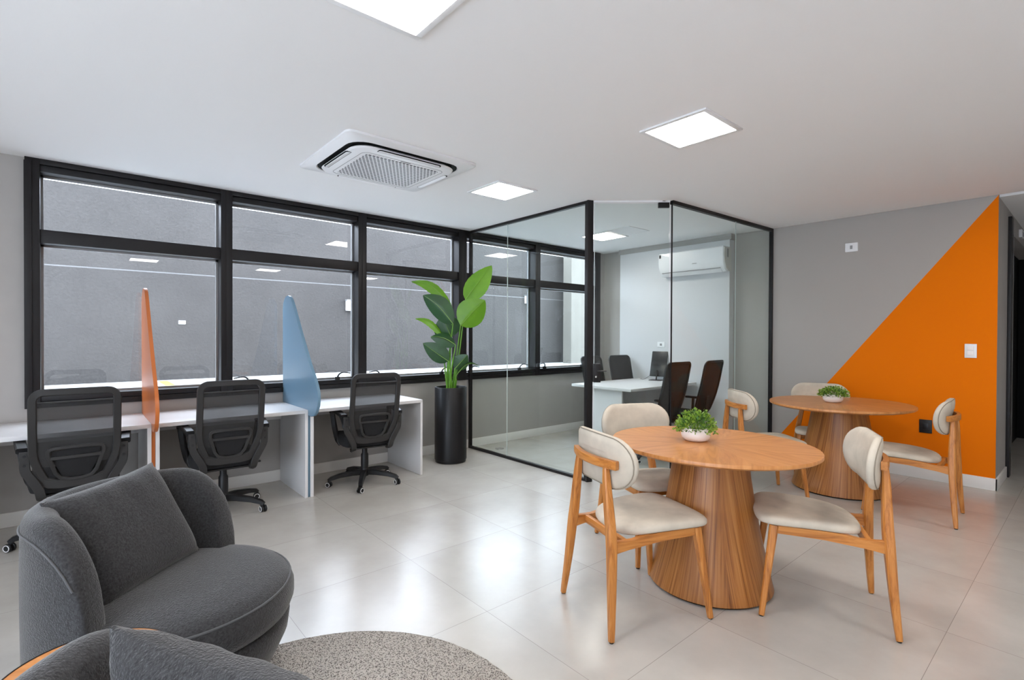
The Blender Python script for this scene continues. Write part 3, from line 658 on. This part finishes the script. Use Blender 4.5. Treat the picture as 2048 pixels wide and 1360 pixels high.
def office_chair(label, group, loc, rz):
    t = thing('office_chair', label, 'office chair', loc, rz, group)
    star_base(t, math.radians(-42))
    obj('seat', seat_bm(), m_blackf, t)
    bm = B(-.10, -.12, .368, .10, .12, .394, .006); bx(bm, -.19, -.19, .378, .19, -.15, .392, .004); bx(bm, -.19, .03, .378, .19, .07, .392, .004)
    sweep(bm, [(.08, .0, .378), (.20, .02, .372), (.25, .02, .368)], .006, 8); bx(bm, .235, .0, .360, .285, .04, .374, .004)
    obj('seat_mechanism', bm, m_blackp, t)
    # back frame
    o_ = back_outline(.455, .27, .462, 1.095, .016)
    bm = loop_tube(bmesh.new(), [on_back(x, z) for x, z in o_], 0, rect=(.044, .028), nrm=(0, 1, 0)); obj('back_frame', bm, m_char, t)
    # lower crossbar: the wide bottom of the frame
    bm = bmesh.new(); pr = [( -.215, .60), (-.19, .535), (-.15, .502), (-.10, .492), (.10, .492), (.15, .502), (.19, .535), (.215, .60), (.214, .54), (.19, .478), (.14, .446), (.08, .438), (-.08, .438), (-.14, .446), (-.19, .478), (-.214, .54)]
    a_ = ring(bm, [on_back(x, z, .010) for x, z in pr]); b_ = ring(bm, [on_back(x, z, -.016) for x, z in pr]); n = 8
    for k in range(7):
        i, j = k, 15 - k
        bm.faces.new((a_[i], a_[i + 1], a_[j - 1], a_[j])); bm.faces.new((b_[j], b_[j - 1], b_[i + 1], b_[i]))
    for i in range(16): bm.faces.new((a_[i], b_[i], b_[(i + 1) % 16], a_[(i + 1) % 16]))
    obj('lower_crossbar', bm, m_char, t)
    # mesh (leaves the grip slot open under the top bar)
    mp = [(x, min(z, 1.012)) for x, z in back_outline(.43, .25, .47, 1.09, .02)]
    obj('mesh_back', mesh_panel(mp, .78, .004), m_mesh, t, 0)
    bm = sweep(bmesh.new(), [on_back(x, 1.014) for x in (-.205, -.1, 0, .1, .205)], .006, 6); obj('slot_bar', bm, m_char, t)
    # lumbar support
    lp = smooth_curve([on_back(x, z, -.012) for x, z in ((-.135, .70), (-.10, .712), (0, .714), (.10, .712), (.135, .70), (.140, .665), (.128, .63), (.078, .505), (-.078, .505), (-.128, .63), (-.140, .665))], 3, True)
    bm = loop_tube(bmesh.new(), lp, 0, rect=(.022, .016), nrm=(0, 1, 0))
    sweep(bm, [on_back(x, .645, -.012) for x in (-.128, -.06, 0, .06, .128)], 0, rect=(.014, .022), hint=(0, 0, 1)); obj('lumbar_support', bm, m_char, t)
    obj('lumbar_backing', mesh_panel([(-.12, .69), (-.04, .70), (.04, .70), (.12, .69), (.12, .64), (.07, .51), (0, .505), (-.07, .51), (-.12, .64)], .61, -.004), m_blackf, t, 0)
    for s in (-1, 1):
        # flat bracket rising from under the seat to the armrest, then the arm loop
        bm = sweep(bmesh.new(), smooth_curve([(s * .165, -.13, .375), (s * .172, -.205, .38), (s * .175, -.235, .40), (s * .185, -.25, .45), (s * .225, -.255, .53), (s * .247, -.255, .58), (s * .250, -.255, .66), (s * .250, -.25, .70)], 3), 0, rect=(.050, .018), hint=(0, 1, .001))
        obj('arm_bracket', bm, m_char, t)
        lp = [(s * .262, -.235, .705), (s * .275, -.10, .725), (s * .285, .03, .735), (s * .285, .085, .715), (s * .278, .095, .66), (s * .258, .085, .52), (s * .235, .075, .425), (s * .215, .06, .392)]
        sp_ = smooth_curve(lp, 4); m = len(sp_)
        bm = sweep(bmesh.new(), sp_, 0, rect=[(.058, .036) if i < m * .45 else (.044, .036) for i in range(m)], hint=(.0, .3, 1.0))
        obj('armrest', bm, m_blackp, t)
        bm = sweep(bmesh.new(), smooth_curve([(s * .250, -.225, .60), (s * .256, -.20, .655), (s * .266, -.14, .71)], 4), 0, rect=(.028, .05), hint=(0, .3, 1)); obj('arm_gusset', bm, m_blackp, t)
        for z in (.615, .675):
            bm = bmesh.new(); n = 12; rs = [ring(bm, [(s * .25 + .009 * math.cos(2 * PI * i / n), -.264 + q, z + .009 * math.sin(2 * PI * i / n)) for i in range(n)]) for q in (0, -.005)]; skin(bm, rs)
            obj('bolt_cap', bm, m_blackp, t)
    return t
G1 = 'mesh office chairs at the white desks'
c3 = office_chair('black mesh office chair at the right desk, beside the blue divider', G1, (2.15, 4.71, 0), -math.radians(7))
dup(c3, (.92, 4.70, 0), -math.radians(1), 'black mesh office chair at the middle desk, between the dividers')
dup(c3, (.0, 4.70, 0), math.radians(1), 'black mesh office chair at the left desk, behind the grey armchair')

# meeting room chairs (plain tall mesh back)
def meeting_chair(label, loc, rz):
    t = thing('meeting_chair', label, 'office chair', loc, rz, 'mesh chairs in the meeting room')
    star_base(t, math.radians(-20))
    obj('seat', seat_bm(), m_blackf, t)
    obj('seat_mechanism', B(-.10, -.12, .368, .10, .12, .394, .006), m_blackp, t)
    LN = .17
    o_ = [(x, .50 + (z - .46) * 1.05) for x, z in back_outline(.47, .36, .46, 1.09, .012)]
    bm = loop_tube(bmesh.new(), [on_back(x, z, 0, LN) for x, z in o_], 0, rect=(.026, .022), nrm=(0, 1, 0)); obj('back_frame', bm, m_blackp, t)
    obj('mesh_back', mesh_panel(o_, .82, .004, LN), plain('dense_mesh', (.016, .015, .016), .75) if 'dense_mesh' not in MATS else MATS['dense_mesh'], t, 0)
    bm = sweep(bmesh.new(), smooth_curve([(0, -.06, .375), (0, -.20, .40), (0, -.285, .52), (0, -.31, .72)], 4), 0, rect=(.07, .022), hint=(0, 1, .001)); obj('back_spine', bm, m_blackp, t)
    for s in (-1, 1):
        bm = sweep(bmesh.new(), smooth_curve([(s * .19, .04, .385), (s * .265, .03, .44), (s * .275, .02, .64)], 4), 0, rect=(.045, .02), hint=(0, 1, .001)); obj('arm_post', bm, m_blackp, t)
        obj('armrest', B(s * .275 - .035, -.12, .64, s * .275 + .035, .12, .668, .010), m_blackp, t)
    return t
m1 = meeting_chair('black mesh chair on the near side of the meeting table, left one of the pair', (5.17, 3.50, 0), math.radians(-3))
dup(m1, (5.86, 3.46, 0), math.radians(2), 'black mesh chair on the near side of the meeting table, nearest the end wall')
dup(m1, (6.20, 4.36, 0), PI - .06, 'black mesh chair on the window side of the meeting table, nearest the monitor')
dup(m1, (5.62, 4.38, 0), PI + .05, 'black mesh chair on the window side of the meeting table, behind the door lock')

# meeting table
t = thing('meeting_table', 'white rectangular meeting table inside the glass room', 'table', (5.70, 4.09, 0))
obj('tabletop', B(-.74, -.47, .788, .74, .47, .820, .003), m_white, t)
obj('leg_panel', B(-.66, -.28, 0, -.63, .28, .788, .002), m_white, t)
obj('leg_panel', B(.63, -.28, 0, .66, .28, .788, .002), m_white, t)
obj('modesty_panel', B(-.63, -.012, .25, .63, .012, .788), m_white, t)
# monitor
t = thing('monitor', 'thin black monitor tilted on the meeting table', 'monitor', (6.33, 4.16, .820), math.radians(105))
bm = B(-.115, -.012, 0, .115, .012, .36, .008); 
for v in bm.verts: v.co.y -= v.co.z * .35
for v in bm.verts: v.co.z += .05
obj('screen', bm, m_screen, t)
bm = sweep(bmesh.new(), [(0, .02, .14), (0, .04, .06), (0, .06, .004)], .010, 8); obj('stand', bm, m_blackp, t)
obj('foot', B(-.09, -.04, 0, .09, .12, .008, .003), m_blackp, t)
bm = sweep(bmesh.new(), smooth_curve([(.02, -.02, .07), (.10, .02, .06), (.17, .05, .012), (.25, .0, .005)], 5), .003, 6); obj('cable', bm, m_blackp, t)

# ================================================================== ROUND DINING TABLES
def dining_table(label, loc, a, b, ang, rb, rtp):
    t = thing('dining_table', label, 'table', loc, 0, 'round wooden tables on conical bases')
    zt = .82
    bm = lathe(bmesh.new(), [(.93, zt - .034), (.985, zt - .024), (1.0, zt - .018), (1.0, zt - .002), (.998, zt)], n=96, ex=a, ey=b)
    o = obj('tabletop', bm, m_top, t); o.rotation_euler = (0, 0, ang)
    prof = [(rb - .012, .0085), (rb, .014)]
    for k in range(13):
        u = k / 12; z = .016 + u * (zt - .050 - .016)
        prof.append((rb + (rtp - rb) * (u + .16 * math.sin(PI * u) * .55), z))
    obj('base', lathe(bmesh.new(), prof, n=96), m_cone, t)
    obj('plinth', lathe(bmesh.new(), [(rb - .018, 0), (rb - .018, .009)], n=64), m_dark, t)
    return t
dining_table('round wooden table nearest the camera, with a conical base', (2.855, 1.515, 0), .582, .522, math.radians(-84), .345, .205)
dining_table('round wooden table by the orange wall, behind the nearer one', (5.545, 1.64, 0), .628, .588, math.radians(176), .395, .225)

# planters on the tables
def planter(label, loc, seed, flat=1.0, rr=.12):
    rnd = random.Random(seed)
    t = thing('potted_plant', label, 'potted plant', loc, 0, 'small potted plants on the round tables')
    prof = [(.045, 0), (.064, .004), (.079, .018), (.085, .038), (.082, .060), (.073, .075), (.064, .079), (.059, .075), (.056, .060), (.02, .057)]
    obj('bowl', lathe(bmesh.new(), prof, n=40), m_cer, t)
    obj('soil', lathe(bmesh.new(), [(.055, .055), (.055, .067), (.02, .070)], n=24), m_soil, t)
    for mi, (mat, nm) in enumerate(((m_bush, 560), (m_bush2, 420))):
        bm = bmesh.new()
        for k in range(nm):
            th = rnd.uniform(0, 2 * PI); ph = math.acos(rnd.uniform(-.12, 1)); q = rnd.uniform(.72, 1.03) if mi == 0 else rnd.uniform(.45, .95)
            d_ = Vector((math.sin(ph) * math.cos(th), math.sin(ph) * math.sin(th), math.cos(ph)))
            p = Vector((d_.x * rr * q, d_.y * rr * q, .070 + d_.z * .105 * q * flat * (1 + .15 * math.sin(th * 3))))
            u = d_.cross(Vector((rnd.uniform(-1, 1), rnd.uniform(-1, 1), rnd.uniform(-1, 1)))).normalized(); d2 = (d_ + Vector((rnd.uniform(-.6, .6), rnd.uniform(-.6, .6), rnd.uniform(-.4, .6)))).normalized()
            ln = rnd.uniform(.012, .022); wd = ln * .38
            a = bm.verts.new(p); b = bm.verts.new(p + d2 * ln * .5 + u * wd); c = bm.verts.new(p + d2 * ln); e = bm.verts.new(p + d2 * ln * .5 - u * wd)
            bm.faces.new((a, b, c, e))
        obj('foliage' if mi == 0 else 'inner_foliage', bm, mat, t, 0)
    bm = bmesh.new()
    for k in range(60):
        th = rnd.uniform(0, 2 * PI); ph = math.acos(rnd.uniform(0, 1)); d_ = Vector((math.sin(ph) * math.cos(th) * rr * .9, math.sin(ph) * math.sin(th) * rr * .9, .065 + math.cos(ph) * .10 * flat))
        sweep(bm, [(d_.x * .2, d_.y * .2, .06), tuple(d_)], .0012, 4)
    obj('stems', bm, m_stem, t, 0)
    return t
planter('bushy green plant in a white bowl on the nearer round table', (2.845, 1.60, .82), 3, 1.05, .118)
planter('bushy green plant in a white bowl on the farther round table', (5.53, 1.69, .82), 8, .72, .128)

# ================================================================== DINING CHAIRS
def dining_chair(label, loc, rz):
    t = thing('dining_chair', label, 'chair', loc, rz, 'beige upholstered wooden dining chairs')
    for s in (-1, 1):
        # rear leg: leans in towards the band, thickest at the seat
        p = [(s * .250, .0, 0.006), (s * .222, .018, .22), (s * .200, .030, .42), (s * .182, .034, .52), (s * .150, .034, .70), (s * .135, .036, .81)]
        sweep_ = sweep(bmesh.new(), smooth_curve(p, 3), 0, rect=[(.026 + .022 * math.sin(PI * min(1, max(0, i / 15 * 1.0))) ** 1.0, .026 + .020 * math.sin(PI * i / 15)) for i in range(16)], hint=(0, 1, 0))
        obj('leg', sweep_, m_wz, t)
        p = [(s * .250, .590, .006), (s * .215, .540, .40), (s * .208, .532, .468)]
        obj('leg', sweep(bmesh.new(), p, 0, rect=[(.026, .026), (.040, .040), (.040, .042)], hint=(0, 1, 0)), m_wz, t)
        pr = [(.035, .392), (.12, .408), (.30, .425), (.515, .428), (.515, .470), (.30, .470), (.22, .464), (.15, .452), (.10, .452), (.04, .458)]
        bm = prism(bmesh.new(), pr, 0, -.014, .014, .003)
        for v in bm.verts: v.co.x += s * (.198 + (v.co.y - .03) * .02)
        obj('side_rail', bm, m_wy, t)
    for (lx, ly) in ((.25, 0), (-.25, 0), (.25, .59), (-.25, .59)):
        obj('foot_glide', lathe(bmesh.new(), [(.011, 0), (.011, .007)], lx, ly, 12), m_blackp, t)
    obj('front_rail', B(-.20, .515, .425, .20, .540, .468, .003), m_wx, t)
    obj('rear_rail', B(-.185, .10, .410, .185, .125, .452, .003), m_wx, t)
    # seat cushion: broad front, rounded back, dished
    def outline(sc_):
        pts = []
        base = [(.0, .625), (.12, .622), (.20, .610), (.236, .585), (.250, .545), (.248, .47), (.240, .38), (.228, .29), (.205, .20), (.165, .145), (.09, .118), (0, .112)]
        full = base + [(-x, y) for x, y in base[-2:0:-1]]
        cy = .37
        return [(x * sc_, cy + (y - cy) * sc_) for x, y in full]
    bm = bmesh.new(); rs = []
    for sc_, z in ((.93, .462), (.985, .468), (1.0, .482), (.99, .496), (.95, .507), (.85, .514), (.55, .517), (.2, .516)):
        rs.append(ring(bm, [(x, y, z - .022 * (1 - min(1, max(0, (y - .12) / .22))) ** 1.5 * (1) + .010 * max(0, (abs(x) - .12) / .12) * (1 if y < .5 else .3) + (.006 if y > .5 else 0)) for x, y in outline(sc_)]))
    skin(bm, rs); sub(obj('seat', bm, m_cream, t, 60), 1)
    # curved wooden band joining the rear legs
    def cv(x, off): return .105 * (x / .25) ** 2 * .62 + off
    bm = bmesh.new(); rs = []
    for k in range(17):
        x = -.205 + .41 * k / 16; y = cv(x, .012)
        n_ = Vector((-2 * .105 * .62 * x / .0625, 1, 0)).normalized()
        rs.append(ring(bm, [Vector((x, y, z)) + n_ * q for q, z in ((-.012, .800), (.012, .800), (.014, .806), (.014, .836), (.012, .842), (-.012, .842), (-.014, .836), (-.014, .806))]))
    skin(bm, rs); obj('back_band', bm, m_wx, t)
    # padded backrest: stadium, follows the band's curve
    W_, Hh, Rr = .54, .264, .127
    bm = bmesh.new(); zc = .822
    def P3(x, z, off):
        return Vector((x, cv(x, .050) + .05 * max(0, (.82 - z)) * 0 - .06 * (z - .82) + off, z))
    def stad(s_): return [(x, zc + z) for x, z in rrect(W_ * s_ if s_ > .5 else W_ * s_, Hh * s_, Rr * s_, 7)]
    def stad_in(d_): return [(x, zc + z) for x, z in rrect(W_ - 2 * d_, Hh - 2 * d_, max(.01, Rr - d_), 7)]
    rs = []
    for d_, off in ((.085, -.020), (.04, -.021), (.012, -.018), (.0, -.008), (.0, .008), (.008, .020), (.035, .030), (.085, .034)):
        rs.append(ring(bm, [P3(x, z, off) for x, z in stad_in(d_)]))
    skin(bm, rs)
    cush = obj('backrest', bm, m_cream, t, 60)
    bm = loop_tube(bmesh.new(), [P3(x, z, -.015) for x, z in stad_in(.004)], .0028, 6, nrm=(0, 1, 0)); obj('piping', bm, m_seam, cush)
    return t
d0 = dining_chair('dining chair left of the nearer round table, seen from behind', (2.0, 1.736, 0), face_rz(.942, -.335))
dup(d0, (3.19, .73, 0), face_rz(-.449, .893), 'dining chair on the right of the nearer round table, its side towards the camera')
dup(d0, (3.132, 2.312, 0), face_rz(-.416, -.909), 'dining chair behind the nearer round table, backrest facing the camera')
dup(d0, (4.60, 2.25, 0), face_rz(.76, -.65), 'dining chair left of the farther round table, in front of the glass partition')
dup(d0, (6.095, 2.0, 0), face_rz(-.92, -.394), 'dining chair behind the farther round table, against the grey and orange wall')
dup(d0, (5.29, .725, 0), face_rz(-.06, .998), 'dining chair on the right of the farther round table, in front of the black socket')

# ================================================================== TALL PLANT
t = thing('floor_plant', 'tall broad leaved green plant in a black cylindrical pot beside the glass partition', 'potted plant', (3.285, 4.90, 0))
pot = obj('pot', lathe(bmesh.new(), [(.165, 0), (.176, .004), (.176, .03), (.184, .034), (.184, .852), (.180, .858), (.172, .858), (.168, .852), (.168, .80), (.02, .80)], n=64), m_pot, t)
obj('soil', lathe(bmesh.new(), [(.166, .78), (.166, .812), (.03, .822)], n=32), m_soil, t)
PR = Vector((.7583, -.6519, 0)); PD = Vector((-.6519, -.7583, 0))      # across and towards the room
def pp(s, d_, z): return PR * s + PD * d_ + Vector((0, 0, z))
def leaf(base, tip, width, bend, mat, roll=0.0, fold=.25, notch=0, tw=0.0):
    b0, t0 = Vector(base), Vector(tip); ax = (t0 - b0); ln = ax.length; axn = ax.normalized()
    nrm = (pp(0, 1, 0) - axn * pp(0, 1, 0).dot(axn)).normalized(); sd = axn.cross(nrm).normalized()
    rot = Matrix.Rotation(roll, 3, axn); nrm = rot @ nrm; sd = rot @ sd
    bm = bmesh.new(); nu, nv = 16, 8; g_ = []
    for i in range(nu + 1):
        u = i / nu; wv = width * .57 * (math.sin(PI * u ** .80)) ** .75 * (1 - .10 * u); wv = max(wv, .0015)
        c = b0 + ax * u + Vector((0, 0, 1)) * bend * math.sin(PI * u) + nrm * (-.10 * ln * u * u)
        row = []
        for j in range(nv + 1):
            v = -1 + 2 * j / nv; rip = .004 * math.sin(u * 46) * abs(v)
            row.append(bm.verts.new(c + sd * v * wv + nrm * (-(fold) * abs(v) * wv + rip)))
        g_.append(row)
    for i in range(nu):
        for j in range(nv): bm.faces.new((g_[i][j], g_[i][j + 1], g_[i + 1][j + 1], g_[i + 1][j]))
    lf = obj('leaf', bm, mat, t, 60)
    mid = [b0 + ax * u + Vector((0, 0, 1)) * bend * math.sin(PI * u) + nrm * (-.10 * ln * u * u + .003) for u in [k / 10 for k in range(11)]]
    bm = sweep(bmesh.new(), mid, [.0045 * (1 - .8 * k / 10) for k in range(11)], 6); obj('midrib', bm, m_vein, lf)
def px(u, v, d_=0.0): return pp((u - 901) / 174.5, d_, 1.45 - (v - 671) / 174.5)
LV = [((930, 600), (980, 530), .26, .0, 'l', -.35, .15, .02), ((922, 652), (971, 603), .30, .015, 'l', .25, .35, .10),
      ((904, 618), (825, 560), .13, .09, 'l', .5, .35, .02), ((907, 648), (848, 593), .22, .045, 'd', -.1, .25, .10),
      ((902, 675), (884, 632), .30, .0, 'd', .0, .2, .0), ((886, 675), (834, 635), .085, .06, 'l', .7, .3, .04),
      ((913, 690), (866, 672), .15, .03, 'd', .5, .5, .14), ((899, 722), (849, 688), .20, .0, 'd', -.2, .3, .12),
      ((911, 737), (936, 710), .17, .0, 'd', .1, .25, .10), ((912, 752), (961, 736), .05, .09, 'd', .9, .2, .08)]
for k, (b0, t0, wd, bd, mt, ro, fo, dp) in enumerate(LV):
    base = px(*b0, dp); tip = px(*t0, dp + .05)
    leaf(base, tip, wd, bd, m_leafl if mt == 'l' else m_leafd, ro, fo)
    a = 2 * PI * k / 10; root = Vector((.045 * math.cos(a), .045 * math.sin(a), .80)); root.z = .815
    midp = root.lerp(base, .5) + Vector((0, 0, .02)) + (root * .0)
    pts = smooth_curve([root, root + (base - root) * .45 + Vector((root.x * .3, root.y * .3, .03)), base], 6)
    obj('stalk', sweep(bmesh.new(), pts, [.011 - .006 * i / (len(pts) - 1) for i in range(len(pts))], 8), m_stem, t)

# ================================================================== RUG
bm = bmesh.new(); rnd = random.Random(4); n = 160
rs = []
for r, z in ((.815, 0.0), (.822, .004), (.820, .010), (.808, .013), (.5, .013), (.1, .013)):
    rs.append(ring(bm, [((r + rnd.uniform(-.002, .002)) * math.cos(2 * PI * i / n), (r + rnd.uniform(-.002, .002)) * math.sin(2 * PI * i / n), z) for i in range(n)]))
skin(bm, rs)
o = tag(obj('rug', bm, m_rug), 'round grey loop pile rug on the tiled floor', 'rug'); o.location = (.567, 1.677, 0)

# ================================================================== ARMCHAIRS
def armchair(label, loc, rz):
    t = thing('armchair', label, 'armchair', loc, rz, 'charcoal barrel armchairs')
    RO = .414; TH = .115; ZT = .809; ZL = .43
    thm = math.radians(100.6); tha = math.radians(62)
    bm = bmesh.new(); rs = []; ns = 44
    for k in range(ns + 1):
        th = -thm + 2 * thm * k / ns; a = abs(th)
        q = max(0, (a - tha) / (thm - tha)); h = ZL + (ZT - ZL) * math.sqrt(max(0, 1 - q ** 2.2)) if q < 1 else ZL
        th_ = TH * (1 - .12 * q)
        c, s = -math.cos(th), math.sin(th)          # back is local -y
        prof = []
        ro = RO; ri = RO - th_
        prof += [(ri + .012, .12), (ro - .045, .06), (ro - .012, .12), (ro - .002, .26), (ro, h - .20 if h > .5 else h - .10), (ro - .002, h - .07)]
        for j in range(1, 8):
            an = PI * j / 8; prof.append(((ro + ri) / 2 + (th_ / 2) * math.cos(an), h - .055 + .055 * math.sin(an)))
        prof += [(ri, h - .07), (ri, h - .12), (ri, .30 if h > .46 else h - .16)]
        rs.append(ring(bm, [(s * r_, c * r_, z) for r_, z in prof]))
    skin(bm, rs); 
    sh = sub(obj('shell', bm, m_sofa, t, 70), 1)
    # seam lines along the outer and inner edge of the rim
    bm = bmesh.new()
    pts = []
    for k in range(ns + 1):
        th = -thm * .93 + 2 * thm * .93 * k / ns; a = abs(th); q = max(0, (a - tha) / (thm - tha)); h = ZL + (ZT - ZL) * math.sqrt(max(0, 1 - q ** 2.2))
        pts.append((math.sin(th) * (RO + .0), -math.cos(th) * (RO + .0), h - .062))
    obj('rim_seam', sweep(bm, pts, .0035, 6), m_pipe, sh)
    def seatring(s_, z, fy=1.0):
        out = []
        for i in range(56):
            a = 2 * PI * i / 56; x = .423 * s_ * math.cos(a); y = .42 * s_ * math.sin(a)
            out.append((x * (1.0), y + .075 * s_, z))
        return out
    bm = bmesh.new(); skin(bm, [ring(bm, seatring(s_, z)) for s_, z in ((.62, .035), (.76, .05), (.90, .11), (.975, .19), (.99, .25), (.955, .275))]); obj('base', bm, m_sofa, t, 60)
    bm = bmesh.new(); skin(bm, [ring(bm, seatring(s_, z)) for s_, z in ((.94, .272), (1.0, .290), (1.025, .325), (1.025, .365), (1.0, .398), (.95, .420), (.86, .434), (.6, .446), (.25, .450))]); st = obj('seat', bm, m_sofa, t, 60)
    obj('piping', loop_tube(bmesh.new(), seatring(.995, .402), .0045, 6), m_pipe, st)
    for a in (.6, 2.54, 3.9, 5.5):
        obj('foot', lathe(bmesh.new(), [(.018, 0), (.022, .035), (.022, .06)], .27 * math.cos(a), .27 * math.sin(a), 16), m_blackp, t)
    return t
def pillow(label, p_bl, p_br, lean, size=.46, hgt=.46, th=.15, roll=0.0, pin0=.055):
    """square scatter cushion standing on its lower edge"""
    bl, br = Vector(p_bl), Vector(p_br); u = (br - bl).normalized(); f = Vector((u.y, -u.x, 0))     # f: the way its face looks
    mid = (bl + br) / 2
    o_ = None; n = 22; bm = bmesh.new(); top = {}; bot = {}
    for i in range(n + 1):
        for j in range(n + 1):
            x = -1 + 2 * i / n; y = -1 + 2 * j / n
            e = max(0, (1 - x ** 4) * (1 - y ** 4)) ** .55
            pin = 1 - pin0 * (1 - x * x) * abs(y) ** 3; pin2 = 1 - pin0 * (1 - y * y) * abs(x) ** 3
            X_ = x * size / 2 * pin2; Y_ = y * hgt / 2 * pin + hgt / 2
            rip = .004 * math.sin(x * 13 + 2 * y) * max(0, y) * e
            top[i, j] = bm.verts.new((X_, -(th / 2) * e - .004 + rip, Y_))
            bot[i, j] = bm.verts.new((X_, (th / 2) * e + .004, Y_))
    for i in range(n):
        for j in range(n):
            bm.faces.new((top[i, j], top[i + 1, j], top[i + 1, j + 1], top[i, j + 1])); bm.faces.new((bot[i, j], bot[i, j + 1], bot[i + 1, j + 1], bot[i + 1, j]))
    for i in range(n):
        for (a, b) in (((i, 0), (i + 1, 0)), ((i, n), (i + 1, n)), ((0, i), (0, i + 1)), ((n, i), (n, i + 1))):
            bm.faces.new((top[a], top[b], bot[b], bot[a]))
    for v in bm.verts: x, z = v.co.x, v.co.z; v.co.x = x * math.cos(roll) - z * math.sin(roll); v.co.z = z * math.cos(roll) + x * math.sin(roll)
    for v in bm.verts: y, z = v.co.y, v.co.z; v.co.y = y * math.cos(lean) + z * math.sin(lean); v.co.z = z * math.cos(lean) - y * math.sin(lean)
    o = obj('cushion', bm, m_sofa, None, 70); o.location = mid; o.rotation_euler = (0, 0, math.atan2(u.y, u.x))
    tag(o, label, 'cushion', 'charcoal scatter cushions on the armchairs'); return o
armchair('charcoal barrel armchair standing in full view behind the other armchair', (.26, 2.489, .0135), math.radians(-44.1 - 90))
pillow('square charcoal cushion leaning in the armchair that stands in full view', (.246 - .5 * .77, 2.524 - .5 * .64, .45), (.246 + .5 * .77, 2.524 + .5 * .64, .45), .50, .485, .455, roll=.07)
armchair('charcoal barrel armchair at the bottom left edge of the picture, nearest the camera', (.236, 1.09, .0135), math.radians(13 - 90))
pillow('square charcoal cushion leaning in the nearest armchair, only its top showing', (.375, .915, .435), (.145, 1.30, .435), .25, .47, .46, roll=.05, pin0=.10)

# side table between the armchairs
t = thing('side_table', 'small round wooden side table with a thin black rim between the armchairs', 'side table', (.0245, 1.767, .0135))
obj('tabletop', lathe(bmesh.new(), [(.187, .525), (.191, .527), (.191, .5365), (.10, .5375)], n=64), m_top, t)
obj('rim', loop_tube(bmesh.new(), [(.1925 * math.cos(2 * PI * i / 64), .1925 * math.sin(2 * PI * i / 64), .531) for i in range(64)], 0, rect=(.003, .016)), m_black, t)
obj('pole', lathe(bmesh.new(), [(.012, .01), (.012, .525)], n=16), m_black, t)
obj('foot_plate', lathe(bmesh.new(), [(.13, 0), (.13, .008), (.02, .012)], n=48), m_black, t)
